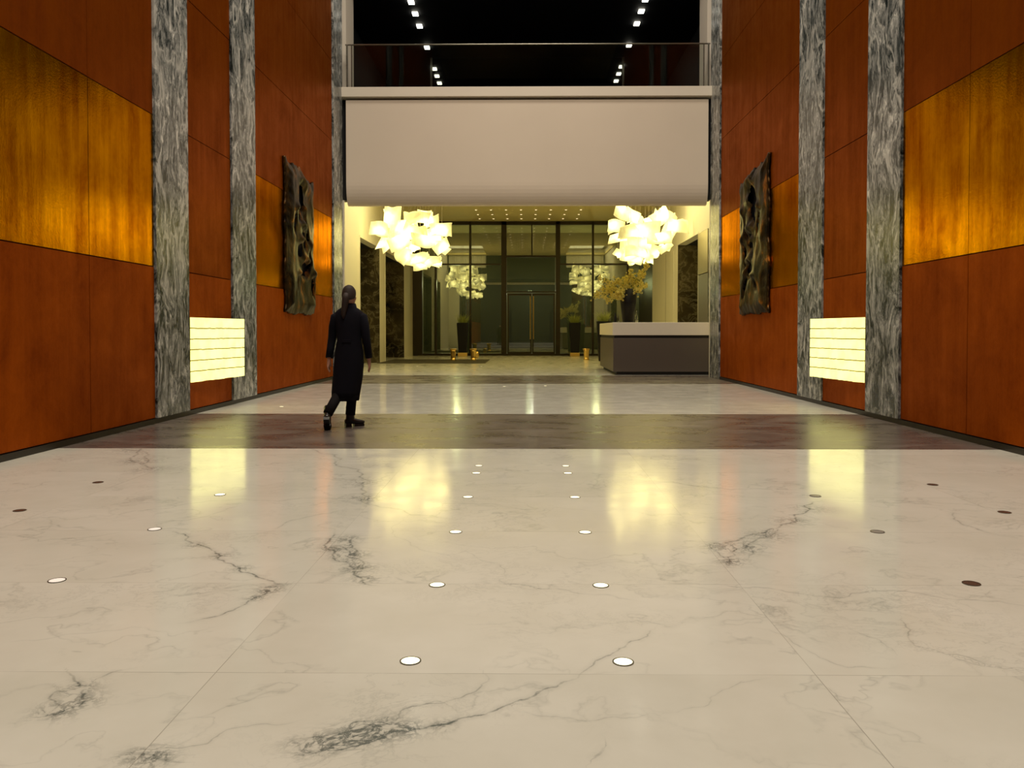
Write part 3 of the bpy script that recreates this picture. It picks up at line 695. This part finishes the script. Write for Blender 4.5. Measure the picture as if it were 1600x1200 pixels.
# ------------------------------------------------------------------ bronze reliefs
def relief(sd, label, seed):
    rr = np.random.RandomState(seed); ny, nz = 60, 110
    y0, y1, z0, z1 = 16.05, 18.15, 1.56, 4.62
    u = np.linspace(0, 1, ny); v = np.linspace(0, 1, nz); U, V = np.meshgrid(u, v)
    h = np.zeros_like(U)
    for k in range(1, 9):
        a = rr.uniform(0, 6.28, 4); fx = rr.uniform(.4, 1.2)*k*.8; fz = rr.uniform(.3, .8)*k
        h += np.sin(fx*6.28*U+a[0]+1.1*np.sin(fz*4*V+a[1]))*np.sin(fz*6.28*V+a[2]+1.3*np.sin(fx*3*U+a[3]))/k**.9
    h = .045*h/np.abs(h).max()*1.6
    holes = [(.5, .80, .16, .10), (.45, .70, .10, .08), (.55, .52, .12, .07), (.4, .42, .10, .06), (.6, .30, .13, .06), (.35, .22, .08, .05), (.7, .62, .06, .10), (.25, .6, .06, .08), (.8, .2, .06, .08), (.75, .4, .05, .1)]
    HL = []
    for (cu, cv, ru, rv) in holes:
        cu += rr.uniform(-.06, .06); cv += rr.uniform(-.02, .02); sl = rr.uniform(-.8, .8); HL.append((cu, cv, ru, rv, sl))
        dd = ((U-cu+sl*(V-cv))/(ru*.8))**2+((V-cv)/rv)**2
        h -= .06*np.exp(-dd**2.5); 
        d2 = ((U-cu-.02+sl*(V-cv))/(ru*.9))**2+((V-cv-rv*1.35)/(rv*.42))**2
        h += .07*np.exp(-d2)
    hole = np.zeros_like(U)
    for (cu, cv, ru, rv, sl) in HL: hole = np.maximum(hole, np.exp(-(((U-cu+sl*(V-cv))/(ru*.62))**2+((V-cv)/(rv*.8))**2)**1.3))
    edge_y = lambda t: .035*np.sin(t*9+seed)+.02*np.sin(t*23+1)+.012*np.sin(t*51)
    front = []; back = []
    for j in range(nz):
        for i in range(ny):
            uu, vv = u[i], v[j]
            ev = (2*uu-1)*edge_y(vv*2+(2 if uu > .5 else 0))*.7
            top = (vv*edge_y(uu*1.1)*1.3-(vv)*.13*(1/(1+np.exp(-(uu-.5)*16))) - (1-vv)*edge_y(uu*1.5+5)*.5)
            y = y0+(y1-y0)*uu+ev; z = z0+(z1-z0)*vv+top
            rim = min(1, 9*min(uu, 1-uu, (vv)*1.6, (1-vv)*1.6)+.0)
            d = .05+(.075+h[j, i])*rim
            front.append((sd*(H-max(d, .015)), y, z)); back.append((sd*(H-.004), y, z))
    n = ny*nz; fs = []; mi_ = []
    for j in range(nz-1):
        for i in range(ny-1):
            a = j*ny+i; fs.append((n+a, n+a+ny, n+a+ny+1, n+a+1)); mi_.append(1)
            if hole[j, i] < .42: fs.append((a, a+1, a+ny+1, a+ny)); mi_.append(0)
    bd = [i for i in range(ny)]+[j*ny+ny-1 for j in range(1, nz)]+[(nz-1)*ny+i for i in range(ny-2, -1, -1)]+[j*ny for j in range(nz-2, 0, -1)]
    for a, b in zip(bd, bd[1:]+bd[:1]): fs.append((a, n+a, n+b, b))
    rm = MB().add(front+back, fs); rm.mi[:len(mi_)] = mi_
    o = rm.build('wall_relief', [M['bronze'], M['black']], smooth=True)  # back plate is painted black to give the openings deep shade
    tag(o, label, 'relief', 'bronze reliefs on the copper walls')
relief(-1, 'tall dark bronze relief with deep folds and ragged edges on the left copper wall', 3)
relief(1, 'tall dark bronze relief with deep folds and ragged edges on the right copper wall', 8)

# ------------------------------------------------------------------ chandeliers of folded paper sheets
def sheet(cx, cy, cz, w_, h_, roll, yaw, curv, rr, pitch=0):
    nu, nv = 10, 7; vs = []; th = .004
    Rm = Matrix.Rotation(yaw, 3, 'Z') @ Matrix.Rotation(roll, 3, 'Y') @ Matrix.Rotation(pitch, 3, 'X')
    k1, k2 = rr.uniform(-.5, .5), rr.uniform(-.5, .5); ph = rr.uniform(0, 6)
    for s_ in (0, 1):
        for j in range(nv):
            for i in range(nu):
                u = i/(nu-1)*2-1; v = j/(nv-1)*2-1
                ang = u*curv; rad = (w_/2)/max(curv, .05)
                x = math.sin(ang)*rad; y = -(math.cos(ang)-1)*rad
                y += .18*w_*k1*u*v*2+.06*w_*math.sin(u*3+ph)*(v+1)*.6; x += .14*w_*k2*u*v
                z = v*h_/2*(1+.45*k1*u)+.35*h_*k2*u*abs(u)+.10*h_*math.cos(u*2.2+ph)
                y += s_*th
                p = Rm @ Vector((x, y, z)); vs.append((cx+p.x, cy+p.y, cz+p.z))
    n = nu*nv; fs = []
    for j in range(nv-1):
        for i in range(nu-1):
            a = j*nu+i; fs.append((a, a+1, a+nu+1, a+nu)); fs.append((n+a, n+a+nu, n+a+nu+1, n+a+1))
    bd = list(range(nu))+[j*nu+nu-1 for j in range(1, nv)]+[(nv-1)*nu+i for i in range(nu-2, -1, -1)]+[j*nu for j in range(nv-2, 0, -1)]
    for a, b in zip(bd, bd[1:]+bd[:1]): fs.append((a, n+a, n+b, b))
    return MB().add(vs, fs)
CY = 27.0
def chandelier(label, spec, cx, seed):
    rr = random.Random(seed)
    o = empty('chandelier', (cx, CY, 7.0), label, 'chandelier', 'paper chandeliers in the lobby')
    B(cx-1.0, cx+1.0, CY-1.2, CY+1.1, 6.96, 7.0).build('ceiling_plate', M['plaster'], o)
    for k, (px, py, w_, h_, roll, dy) in enumerate(spec):
        p = pt(px, py, CY+dy); sc = (CY+dy)/F
        sheet(p.x, p.y, p.z, w_*sc*1.08, h_*sc, math.radians(roll), rr.uniform(-.3, .3), rr.uniform(.5, 1.1), rr, rr.uniform(-.35, .35)).build('paper_shade', M['paper'], o, smooth=True)
        # rear half of the same folded lamp, wrapping the bulb from behind
        sheet(p.x+rr.uniform(-.06, .06), p.y+.34, p.z+rr.uniform(-.05, .05), w_*sc*.8, h_*sc*.72, math.radians(roll)+rr.uniform(-.15, .15), math.pi+rr.uniform(-.4, .4), rr.uniform(.5, 1.0), rr, rr.uniform(-.4, .4)).build('paper_shade', M['paper'], o, smooth=True)
        MB().tube([(p.x, p.y+.16, p.z+.1), (p.x+rr.uniform(-.03, .03), p.y+.16, 6.96)], .003, 5).build('suspension_wire', M['wire'], o)
        MB().lathe([(.012, .09), (.02, .06), (.05, .03), (.06, 0), (.045, -.04), (.01, -.06)], (p.x, p.y+.16, p.z), 12).build('bulb', M['bulb'], o, smooth=True)
    return o
LEFT = [(612,338,28,34,8,.3),(594,358,34,21,-2,-.2),(652,341,38,18,3,-.3),(690,357,34,23,5,.1),(630,356,34,26,-12,.2),(648,362,38,24,10,-.3),(668,366,40,22,-8,.3),
        (690,384,30,16,-28,.2),(604,377,34,24,14,.3),(624,378,34,24,-6,-.4),(628,396,24,24,28,.2),(660,376,42,20,4,-.5),(656,402,34,18,-6,-.3),(670,408,34,15,14,-.1),(655,414,26,16,0,.1),(678,408,26,11,-20,-.5),
        (638,404,22,20,35,.4),(612,356,26,24,-20,.7),(640,342,22,22,15,.9),(674,346,26,18,-12,.9),(680,376,28,18,20,.8),(664,336,24,14,-5,.9),(642,386,26,18,-15,.8)]
RIGHT = [(972,331,24,24,8,-.2),(986,336,28,20,22,.3),(962,355,26,20,3,.1),(1034,336,34,22,-32,.2),(1058,352,34,20,6,-.1),(986,362,42,20,-4,-.4),(1008,362,44,24,4,-.3),
         (970,372,36,14,-6,.2),(1030,372,38,18,0,-.3),(1044,362,22,24,-35,.4),(1000,378,40,22,2,.0),(998,394,42,18,5,-.5),(978,397,26,20,-20,.2),(1020,392,26,20,10,.2),(966,396,14,12,32,.1),
         (992,406,24,14,8,.4),(1014,406,12,12,5,-.1),(1040,386,26,10,-38,.1),(1022,346,28,22,-20,.8),(994,348,20,24,5,.9),(1046,342,26,18,15,.9),(980,384,26,16,15,.8)]
cL = chandelier('large chandelier of glowing folded paper sheets over the left side of the lobby', LEFT, -3.85, 11)
cR = chandelier('large chandelier of glowing folded paper sheets over the reception desk on the right', RIGHT, 4.0, 12)
# ------------------------------------------------------------------ reception desk
DY = 22.1
dk = empty('reception_desk', (3.7, 23.5, 0), 'grey brown reception desk with thick pale stone top on the right of the lobby', 'desk')
x0 = 2.35; x1 = 5.35; y1 = 26.0
B(x0, x1, DY, y1, 1.08, 1.43).build('countertop', M['desk_top'], dk, bevel=.008)
B(x0+.05, x1, DY+.05, y1-.02, 1.0, 1.08).build('shadow_gap', M['kick'], dk)
B(x0+.02, x1, DY+.02, y1-.01, .09, 1.0).build('front_panel', M['desk'], dk, bevel=.006)
B(x0+.12, x1, DY+.1, y1-.05, 0, .09).build('plinth', M['kick'], dk)
# vase with blossoms
VYY = 24.0; s_ = VYY/F
vx = (981-822)*s_; vz = 1.43
def pot_profile(r0, r1, h, lip=.012):
    return [(r0, 0), (r0+(r1-r0)*.5, h*.5), (r1, h), (r1-lip, h), (r1-lip*1.5, h-.05), (r0*.8, h*.55), (.01, h*.5)]
o = MB().lathe(pot_profile(9*s_, 14*s_, 1.0), (vx, VYY, vz), 32).build('tall_vase', M['vase'], smooth=True)
tag(o, 'tall tapering black vase of yellow blossom branches on the reception desk', 'vase')
fl = empty('flowering_branches', (vx, VYY, vz+1), 'spreading branches of yellow blossoms standing in the black vase', 'flowers')
ends = [(930,462,.1),(938,436,-.2),(950,452,.2),(962,440,-.1),(985,424,.1),(1005,425,0),(1008,447,-.2),(1000,436,.3),(948,470,-.3),(965,455,-.3),(975,435,.3),(1010,412,.1),(967,466,-.2),(940,450,.4),(998,452,-.3)]
rf = random.Random(4)
for k, (px, py, dy) in enumerate(ends):
    e = pt(px, py, VYY+dy); b0 = Vector((vx+rf.uniform(-.08, .08), VYY+rf.uniform(-.08, .08), vz+.75)); 
    mid = b0.lerp(e, .5)+Vector((0, 0, .18 if py > 430 else .02))
    pts = [b0.lerp(mid, t).lerp(mid.lerp(e, t), t) for t in (0, .2, .4, .6, .8, 1)]
    MB().tube(pts, [.012, .010, .009, .007, .005, .004], 6).build('branch', M['stem'], fl)
    bm = MB(); lm = MB()
    for q in range(60):
        t = rf.uniform(.42, 1.05)
        c = b0.lerp(mid, t).lerp(mid.lerp(e, t), t)+Vector((rf.gauss(0, .055), rf.gauss(0, .07), rf.gauss(0, .05)))
        r = rf.uniform(.018, .034)
        for pe in range(5):
            a = pe*1.2566+rf.uniform(0, .5); ax = Vector((math.cos(a), rf.uniform(-.5, .5), math.sin(a))).normalized()
            sd_ = ax.cross(Vector((0, 1, .3))).normalized()
            up_ = ax.cross(sd_)*r*.25
            bm.add([c, c+ax*r*.8+sd_*r*.45+up_, c+ax*r*1.6, c+ax*r*.8-sd_*r*.45+up_, c+ax*r*.8-up_*1.2], [(0,1,4),(1,2,4),(2,3,4),(3,0,4),(0,3,2,1)])
        if q % 5 == 0:
            ax = Vector((rf.uniform(-1, 1), rf.uniform(-1, 1), rf.uniform(-.3, 1))).normalized(); sd_ = ax.cross(Vector((0, 1, 0.2))).normalized()
            lm.add([c, c+ax*.05+sd_*.014, c+ax*.11, c+ax*.05-sd_*.014, c+ax*.05+ax.cross(sd_)*.004], [(0,1,4),(1,2,4),(2,3,4),(3,0,4),(0,3,2,1)])
    o = bm.build('blossoms', M['blossom'], fl, recalc=False); o['kind'] = 'stuff'
    lm.build('leaves', M['leaf'], fl, recalc=False)['kind'] = 'stuff'
# long thin leaves
for (px, py) in ((1018,408),(1022,430),(1024,444),(1008,418),(925,440),(950,432)):
    e = pt(px, py, VYY+.1); b0 = Vector((vx, VYY, vz+.95)); mid = b0.lerp(e, .5)+Vector((0, 0, .05))
    MB().tube([b0.lerp(mid, t).lerp(mid.lerp(e, t), t) for t in (0, .25, .5, .75, 1)], [.006, .006, .005, .003, .001], 5).build('long_leaf', M['leaf'], fl)
# glassware on the desk
def bottle(px, h, r, label, m):
    x = (px-822)*(VYY-.3)/F
    o = MB().lathe([(r*.9, 0), (r, .01), (r, h*.55), (r*.45, h*.72), (r*.4, h*.95), (r*.55, h), (r*.3, h), (r*.3, h*.72), (r*.85, h*.5), (r*.8, .015)], (x, VYY-.3, 1.43), 20).build('glass_bottle', m, smooth=True)
    tag(o, label, 'bottle', 'glassware on the reception desk')
bottle(961, .30, .045, 'dark glass bottle on the reception desk, left of the black vase', M['vase'])
bottle(966, .24, .035, 'clear glass carafe on the reception desk close to the left of the black vase', M['bottle'])
bottle(994, .36, .05, 'sparkling clear glass decanter on the reception desk, right of the black vase', M['bottle'])

# ------------------------------------------------------------------ potted grasses, mat, gold stools
def planter(px, Y, base, label):
    x = (px-822)*Y/F
    o = empty('potted_grass', (x, Y, 0), label, 'potted plant', 'tall black planters with grass')
    z0 = 0
    if base: B(x-.22, x+.22, Y-.22, Y+.22, 0, .17).build('plinth', M['gold'], o, bevel=.01)['label'] = 'square gold plinth'
    z0 = .17 if base else 0
    mb = MB(); h = 1.58-z0
    def sq(r, z): return [(x+r, Y+r, z), (x-r, Y+r, z), (x-r, Y-r, z), (x+r, Y-r, z)]
    mb.loft([sq(.19, z0), sq(.27, z0+h), sq(.245, z0+h), sq(.23, z0+h-.08)])
    mb.build('pot', M['vase'], o, bevel=.008)
    rg = random.Random(int(px)); g = MB()
    for k in range(120):
        a = rg.uniform(0, 6.28); r = rg.uniform(0, .18); L = rg.uniform(.18, .52); ln = rg.uniform(.05, .32)
        p0 = Vector((x+r*math.cos(a), Y+r*math.sin(a), z0+h-.08)); dr = Vector((math.cos(a), math.sin(a), 0))
        g.tube([p0, p0+dr*ln*.3+Vector((0, 0, L*.6)), p0+dr*ln+Vector((0, 0, L))], [.008, .007, .001], 4)
    gg = g.build('grass_tuft', M['grass'], o); gg['kind'] = 'stuff'
planter(723, 38.4, True, 'tall tapered black planter of grass left of the glass doors, behind two gold stools')
planter(898, 38.4, True, 'tall tapered black planter of grass just right of the glass doors')
planter(943, 32.4, False, 'tall tapered black planter of grass partly behind the reception desk')
o = B(-XL, -1.5, 29.9, 33.9, .001, .014).build('door_mat', M['mat']); tag(o, 'dark brown entrance mat on the lobby floor at the left', 'mat')
def stool(px, Y, label):
    x = (px-822)*Y/F; s = Y/33.
    o = empty('gold_stool', (x, Y, .014 if px < 800 else 0), label, 'stool', 'small gold drum stools')
    z = o.location.z
    MB().lathe([(.115, 0), (.12, .02), (.105, .05), (.10, .10)], (x, Y, z), 28).build('base', M['gold'], o, smooth=True)
    MB().lathe([(.10, .10), (.098, .16), (.11, .36), (.125, .42)], (x, Y, z), 28).build('body', M['gold'], o, smooth=True)
    MB().lathe([(.125, .42), (.145, .43), (.145, .46), (.13, .47)], (x, Y, z), 28).build('seat', M['gold'], o)
stool(708, 32.6, 'small gold drum stool on the dark mat, left of the planter')
stool(739.5, 32.6, 'small gold drum stool on the dark mat, right of the planter')
stool(916, 33.6, 'small gold drum stool right of the glass doors beside a black planter')
x = (745-822)*36/F
o = MB().lathe([(.07, 0), (.09, .05), (.10, .2), (.07, .28)], (x, 36, 0), 20).build('gold_bowl', M['gold'], smooth=True); tag(o, 'small gold bowl on the lobby floor beyond the right-hand stool of the pair', 'bowl')

# ------------------------------------------------------------------ walking person
PY = 10.1; PX = (545-822)*PY/F
per = empty('person', (PX, PY, 0), 'person walking away in a long black coat, black trousers and boots', 'person')
def skin_obj(name, nodes, edges, m, parent, sub=2):
    me = bpy.data.meshes.new(name); me.from_pydata([Vector(n[0])+Vector((PX, PY, 0)) for n in nodes], edges, []); me.materials.append(m)
    o = bpy.data.objects.new(name, me); C.objects.link(o); o.parent = parent; o.location = -parent.location
    md = o.modifiers.new('skin', 'SKIN'); md.use_smooth_shade = True
    for i, n in enumerate(nodes):
        sv = me.skin_vertices[0].data[i]; r = n[1]; sv.radius = (r, r) if not hasattr(r, '__len__') else r; sv.use_root = (i == 0)
    s2 = o.modifiers.new('sub', 'SUBSURF'); s2.levels = sub; s2.render_levels = sub
    return o
# joints: x right, y away from the viewer
nd = [((0, 0, .95), (.14, .11)), ((0, .0, 1.12), (.12, .09)), ((0, .01, 1.30), (.15, .10)), ((0, .0, 1.43), (.08, .06)), ((.0, .0, 1.50), .05),
      ((.0, .02, 1.575), (.072, .085)), ((.0, .02, 1.65), (.078, .095)), ((.0, .01, 1.72), (.055, .065))]
eg = [(0, 1), (1, 2), (2, 3), (3, 4), (4, 5), (5, 6), (6, 7)]
def addn(p, r, par):
    nd.append((p, r)); eg.append((par, len(nd)-1)); return len(nd)-1
addn((.0, .135, 1.60), .012, 5)                             # nose (faces away)
for s1 in (-1, 1): addn((s1*.088, .015, 1.62), .012, 5)      # ears
def hand(wr, pw, s1, fwd):
    palm = addn((pw[0], pw[1], pw[2]), (.034, .018), wr)
    for k in range(4):
        oy = (k-1.5)*.019; L = (.062, .074, .07, .055)[3-k]
        a = addn((pw[0]+s1*.004, pw[1]+oy*1.2, pw[2]-.045), .0095, palm)
        b = addn((pw[0]+s1*.0, pw[1]+oy*1.3+.004, pw[2]-.045-L*.55), .0088, a)
        addn((pw[0]-s1*.012, pw[1]+oy*1.3+.006, pw[2]-.045-L), .0075, b)
    t1 = addn((pw[0]-s1*.012, pw[1]+.042, pw[2]-.012), .011, palm); addn((pw[0]-s1*.018, pw[1]+.056, pw[2]-.05), .009, t1)
for s1, el, wrp, pl in ((1, (.215, -.03, 1.12), (.235, .03, .87), (.24, .045, .80)), (-1, (-.225, .05, 1.12), (-.245, -.02, .87), (-.25, -.03, .80))):
    sh = addn((s1*.145, 0, 1.36), .045, 3); e_ = addn(el, .042, sh); wq = addn(wrp, .028, e_); hand(wq, pl, s1, 0)
# legs: right planted, left trailing and lifting
hr = addn((.07, .0, .88), .085, 0); kr = addn((.03, .05, .48), .055, hr); ar = addn((-.005, .06, .09), .038, kr); addn((.08, .13, .04), .03, ar)
hl = addn((-.08, .0, .88), .085, 0); kl = addn((-.10, -.02, .47), .055, hl); al = addn((-.20, -.30, .19), .038, kl); addn((-.20, -.22, .085), .03, al)
body = skin_obj('body', nd, eg, M['skin'], per)
def ring(cx, cy, z, rx, ry, n=28, wob=0, ph=0, tilt=0):
    return [(PX+cx+rx*math.cos(a)*(1+wob*math.sin(5*a+ph)), PY+cy+ry*math.sin(a)*(1+wob*math.sin(6*a+ph)), z+tilt*math.cos(a)) for a in [2*math.pi*k/n for k in range(n)]]
coat = MB()
ct = [(-.052, -.03, .335, .168, .15, .05), (-.045, -.02, .45, .178, .15, .045), (-.025, -.01, .62, .186, .148, .035), (-.008, 0, .80, .185, .145, .02), (-.002, 0, .95, .175, .138, .01),
      (0, 0, 1.08, .152, .125, 0), (0, .0, 1.2, .162, .125, 0), (0, .0, 1.30, .180, .122, 0), (0, 0, 1.38, .188, .112, 0), (0, 0, 1.425, .178, .10, 0), (0, .0, 1.465, .135, .09, 0), (0, 0, 1.49, .095, .082, 0),
      (0, 0, 1.54, .082, .08, 0), (0, 0, 1.538, .074, .072, 0), (0, 0, 1.46, .06, .06, 0)]
rings = [ring(c[0], c[1], c[2], c[3], c[4], 36, c[5], .7) for c in ct]
inner = [ring(-.052, -.03, .34, .160, .142, 36, .05, .7), ring(-.025, -.01, .62, .175, .138, 36, .03, .7)]
coat.loft([inner[1], inner[0]]+rings, True)
co = coat.build('coat', M['coat'], per, smooth=True)
def limb(name, pts, rad, m, parent=per, n=16):
    o = MB().tube([Vector(p)+Vector((PX, PY, 0)) for p in pts], rad, n).build(name, m, None, smooth=True)
    o.parent = parent
    pw = Vector((0, 0, 0)); q = parent
    while q: pw += q.location; q = q.parent
    o.location = -pw
    return o
for s1, pts in ((1, [(.125, 0, 1.40), (.165, 0, 1.37), (.195, -.01, 1.25), (.215, -.03, 1.12), (.228, .0, 1.0), (.238, .03, .865)]),
                (-1, [(-.125, 0, 1.40), (-.165, 0, 1.37), (-.20, .02, 1.25), (-.222, .05, 1.12), (-.236, .02, 1.0), (-.248, -.02, .865)])):
    sl = limb('sleeve', pts, [.05, .066, .06, .053, .048, .045], M['coat'])
# belt tab and hem vent
B(PX-.06, PX+.05, PY-.136, PY-.122, 1.055, 1.095).build('coat_belt', M['coat'], per, bevel=.004)
limb('trouser_leg', [(.06, .0, .80), (.045, .03, .62), (.03, .05, .45), (.012, .05, .30), (-.003, .057, .15)], [.085, .075, .066, .062, .062], M['trouser'])
limb('trouser_leg', [(-.08, -.0, .80), (-.09, -.01, .62), (-.10, -.03, .47), (-.145, -.16, .34), (-.198, -.295, .20)], [.085, .075, .066, .062, .060], M['trouser'])
def boot(ank, direction, pitch, label=None):
    # built along +y then turned: shaft, foot, heel
    mb = MB(); Rz = Matrix.Rotation(direction, 3, 'Z') @ Matrix.Rotation(pitch, 3, 'X')
    def T(v): q = Rz @ Vector(v); return (PX+ank[0]+q.x, PY+ank[1]+q.y, ank[2]+q.z)
    def el(y, z, rx, rz, n=16): return [T((rx*math.cos(a), y, z+rz*math.sin(a))) for a in [2*math.pi*k/n for k in range(n)]]
    def eh(y, z, rx, ry, n=16): return [T((rx*math.cos(a), y+ry*math.sin(a), z)) for a in [2*math.pi*k/n for k in range(n)]]
    mb.loft([eh(0, .14, .052, .056), eh(0, .06, .045, .052), eh(0, -.0, .043, .055), eh(.005, -.045, .040, .062)])
    b = mb.build('boot', M['boot'], per, smooth=True)
    mb = MB(); mb.loft([el(-.068, -.045, .024, .025), el(-.05, -.04, .037, .036), el(0, -.035, .040, .045), el(.06, -.043, .043, .038), el(.11, -.052, .048, .029), el(.15, -.056, .043, .024), el(.18, -.060, .022, .017)])
    pw = per.location
    f = mb.build('boot_foot', M['boot'], b, smooth=True); f.location = (0, 0, 0)
    mb = MB()
    def sol(y0, y1, hw0, hw1, z0, z1):
        mb.add([T(p) for p in ((-hw0, y0, z0), (hw0, y0, z0), (hw1, y1, z0), (-hw1, y1, z0), (-hw0, y0, z1), (hw0, y0, z1), (hw1, y1, z1), (-hw1, y1, z1))], [(0,3,2,1),(4,5,6,7),(0,1,5,4),(1,2,6,5),(2,3,7,6),(3,0,4,7)])
    sol(-.065, .01, .034, .036, -.11, -.065); sol(.045, .175, .042, .028, -.11, -.078)
    f = mb.build('sole', M['boot'], b); f.location = (0, 0, 0)
boot((-.005, .06, .11), -math.radians(62), 0)
boot((-.205, -.30, .165), math.radians(8), -math.radians(48))
# hair: cap and a tail down the neck
hb = MB(); rg = []
for k in range(9):
    ph_ = k/8*math.pi*.62
    rg.append([(PX+.0+.088*math.sin(ph_)*math.cos(a)+.0, PY-.002+.106*math.sin(ph_)*math.sin(a)-.010*(1-math.cos(ph_)), 1.655+.118*math.cos(ph_)+(.035*math.sin(ph_)*math.sin(a) if ph_ > 1 else 0)) for a in [2*math.pi*q/24 for q in range(24)]])
rg[0] = [(p[0], p[1], p[2]) for p in rg[0]]
hb.loft(rg[::-1], True)
hair = hb.build('hair', M['hair'], per, smooth=True)
tl = MB().tube([Vector(p)+Vector((PX, PY, 0)) for p in ((-.01, -.085, 1.66), (-.02, -.105, 1.60), (-.03, -.10, 1.53), (-.04, -.105, 1.46), (-.045, -.115, 1.39), (-.045, -.12, 1.35))], [.035, .044, .042, .036, .026, .01], 14).build('ponytail', M['hair'], hair, smooth=True)
tl.location = (0, 0, 0)
for s1 in (-1, 1):
    MB().lathe([(.002, -.012), (.010, -.007), (.012, 0), (.010, .007), (.002, .012)], (PX+s1*.032, PY+.105, 1.635), 12).build('eye', M['eye'], per, smooth=True)
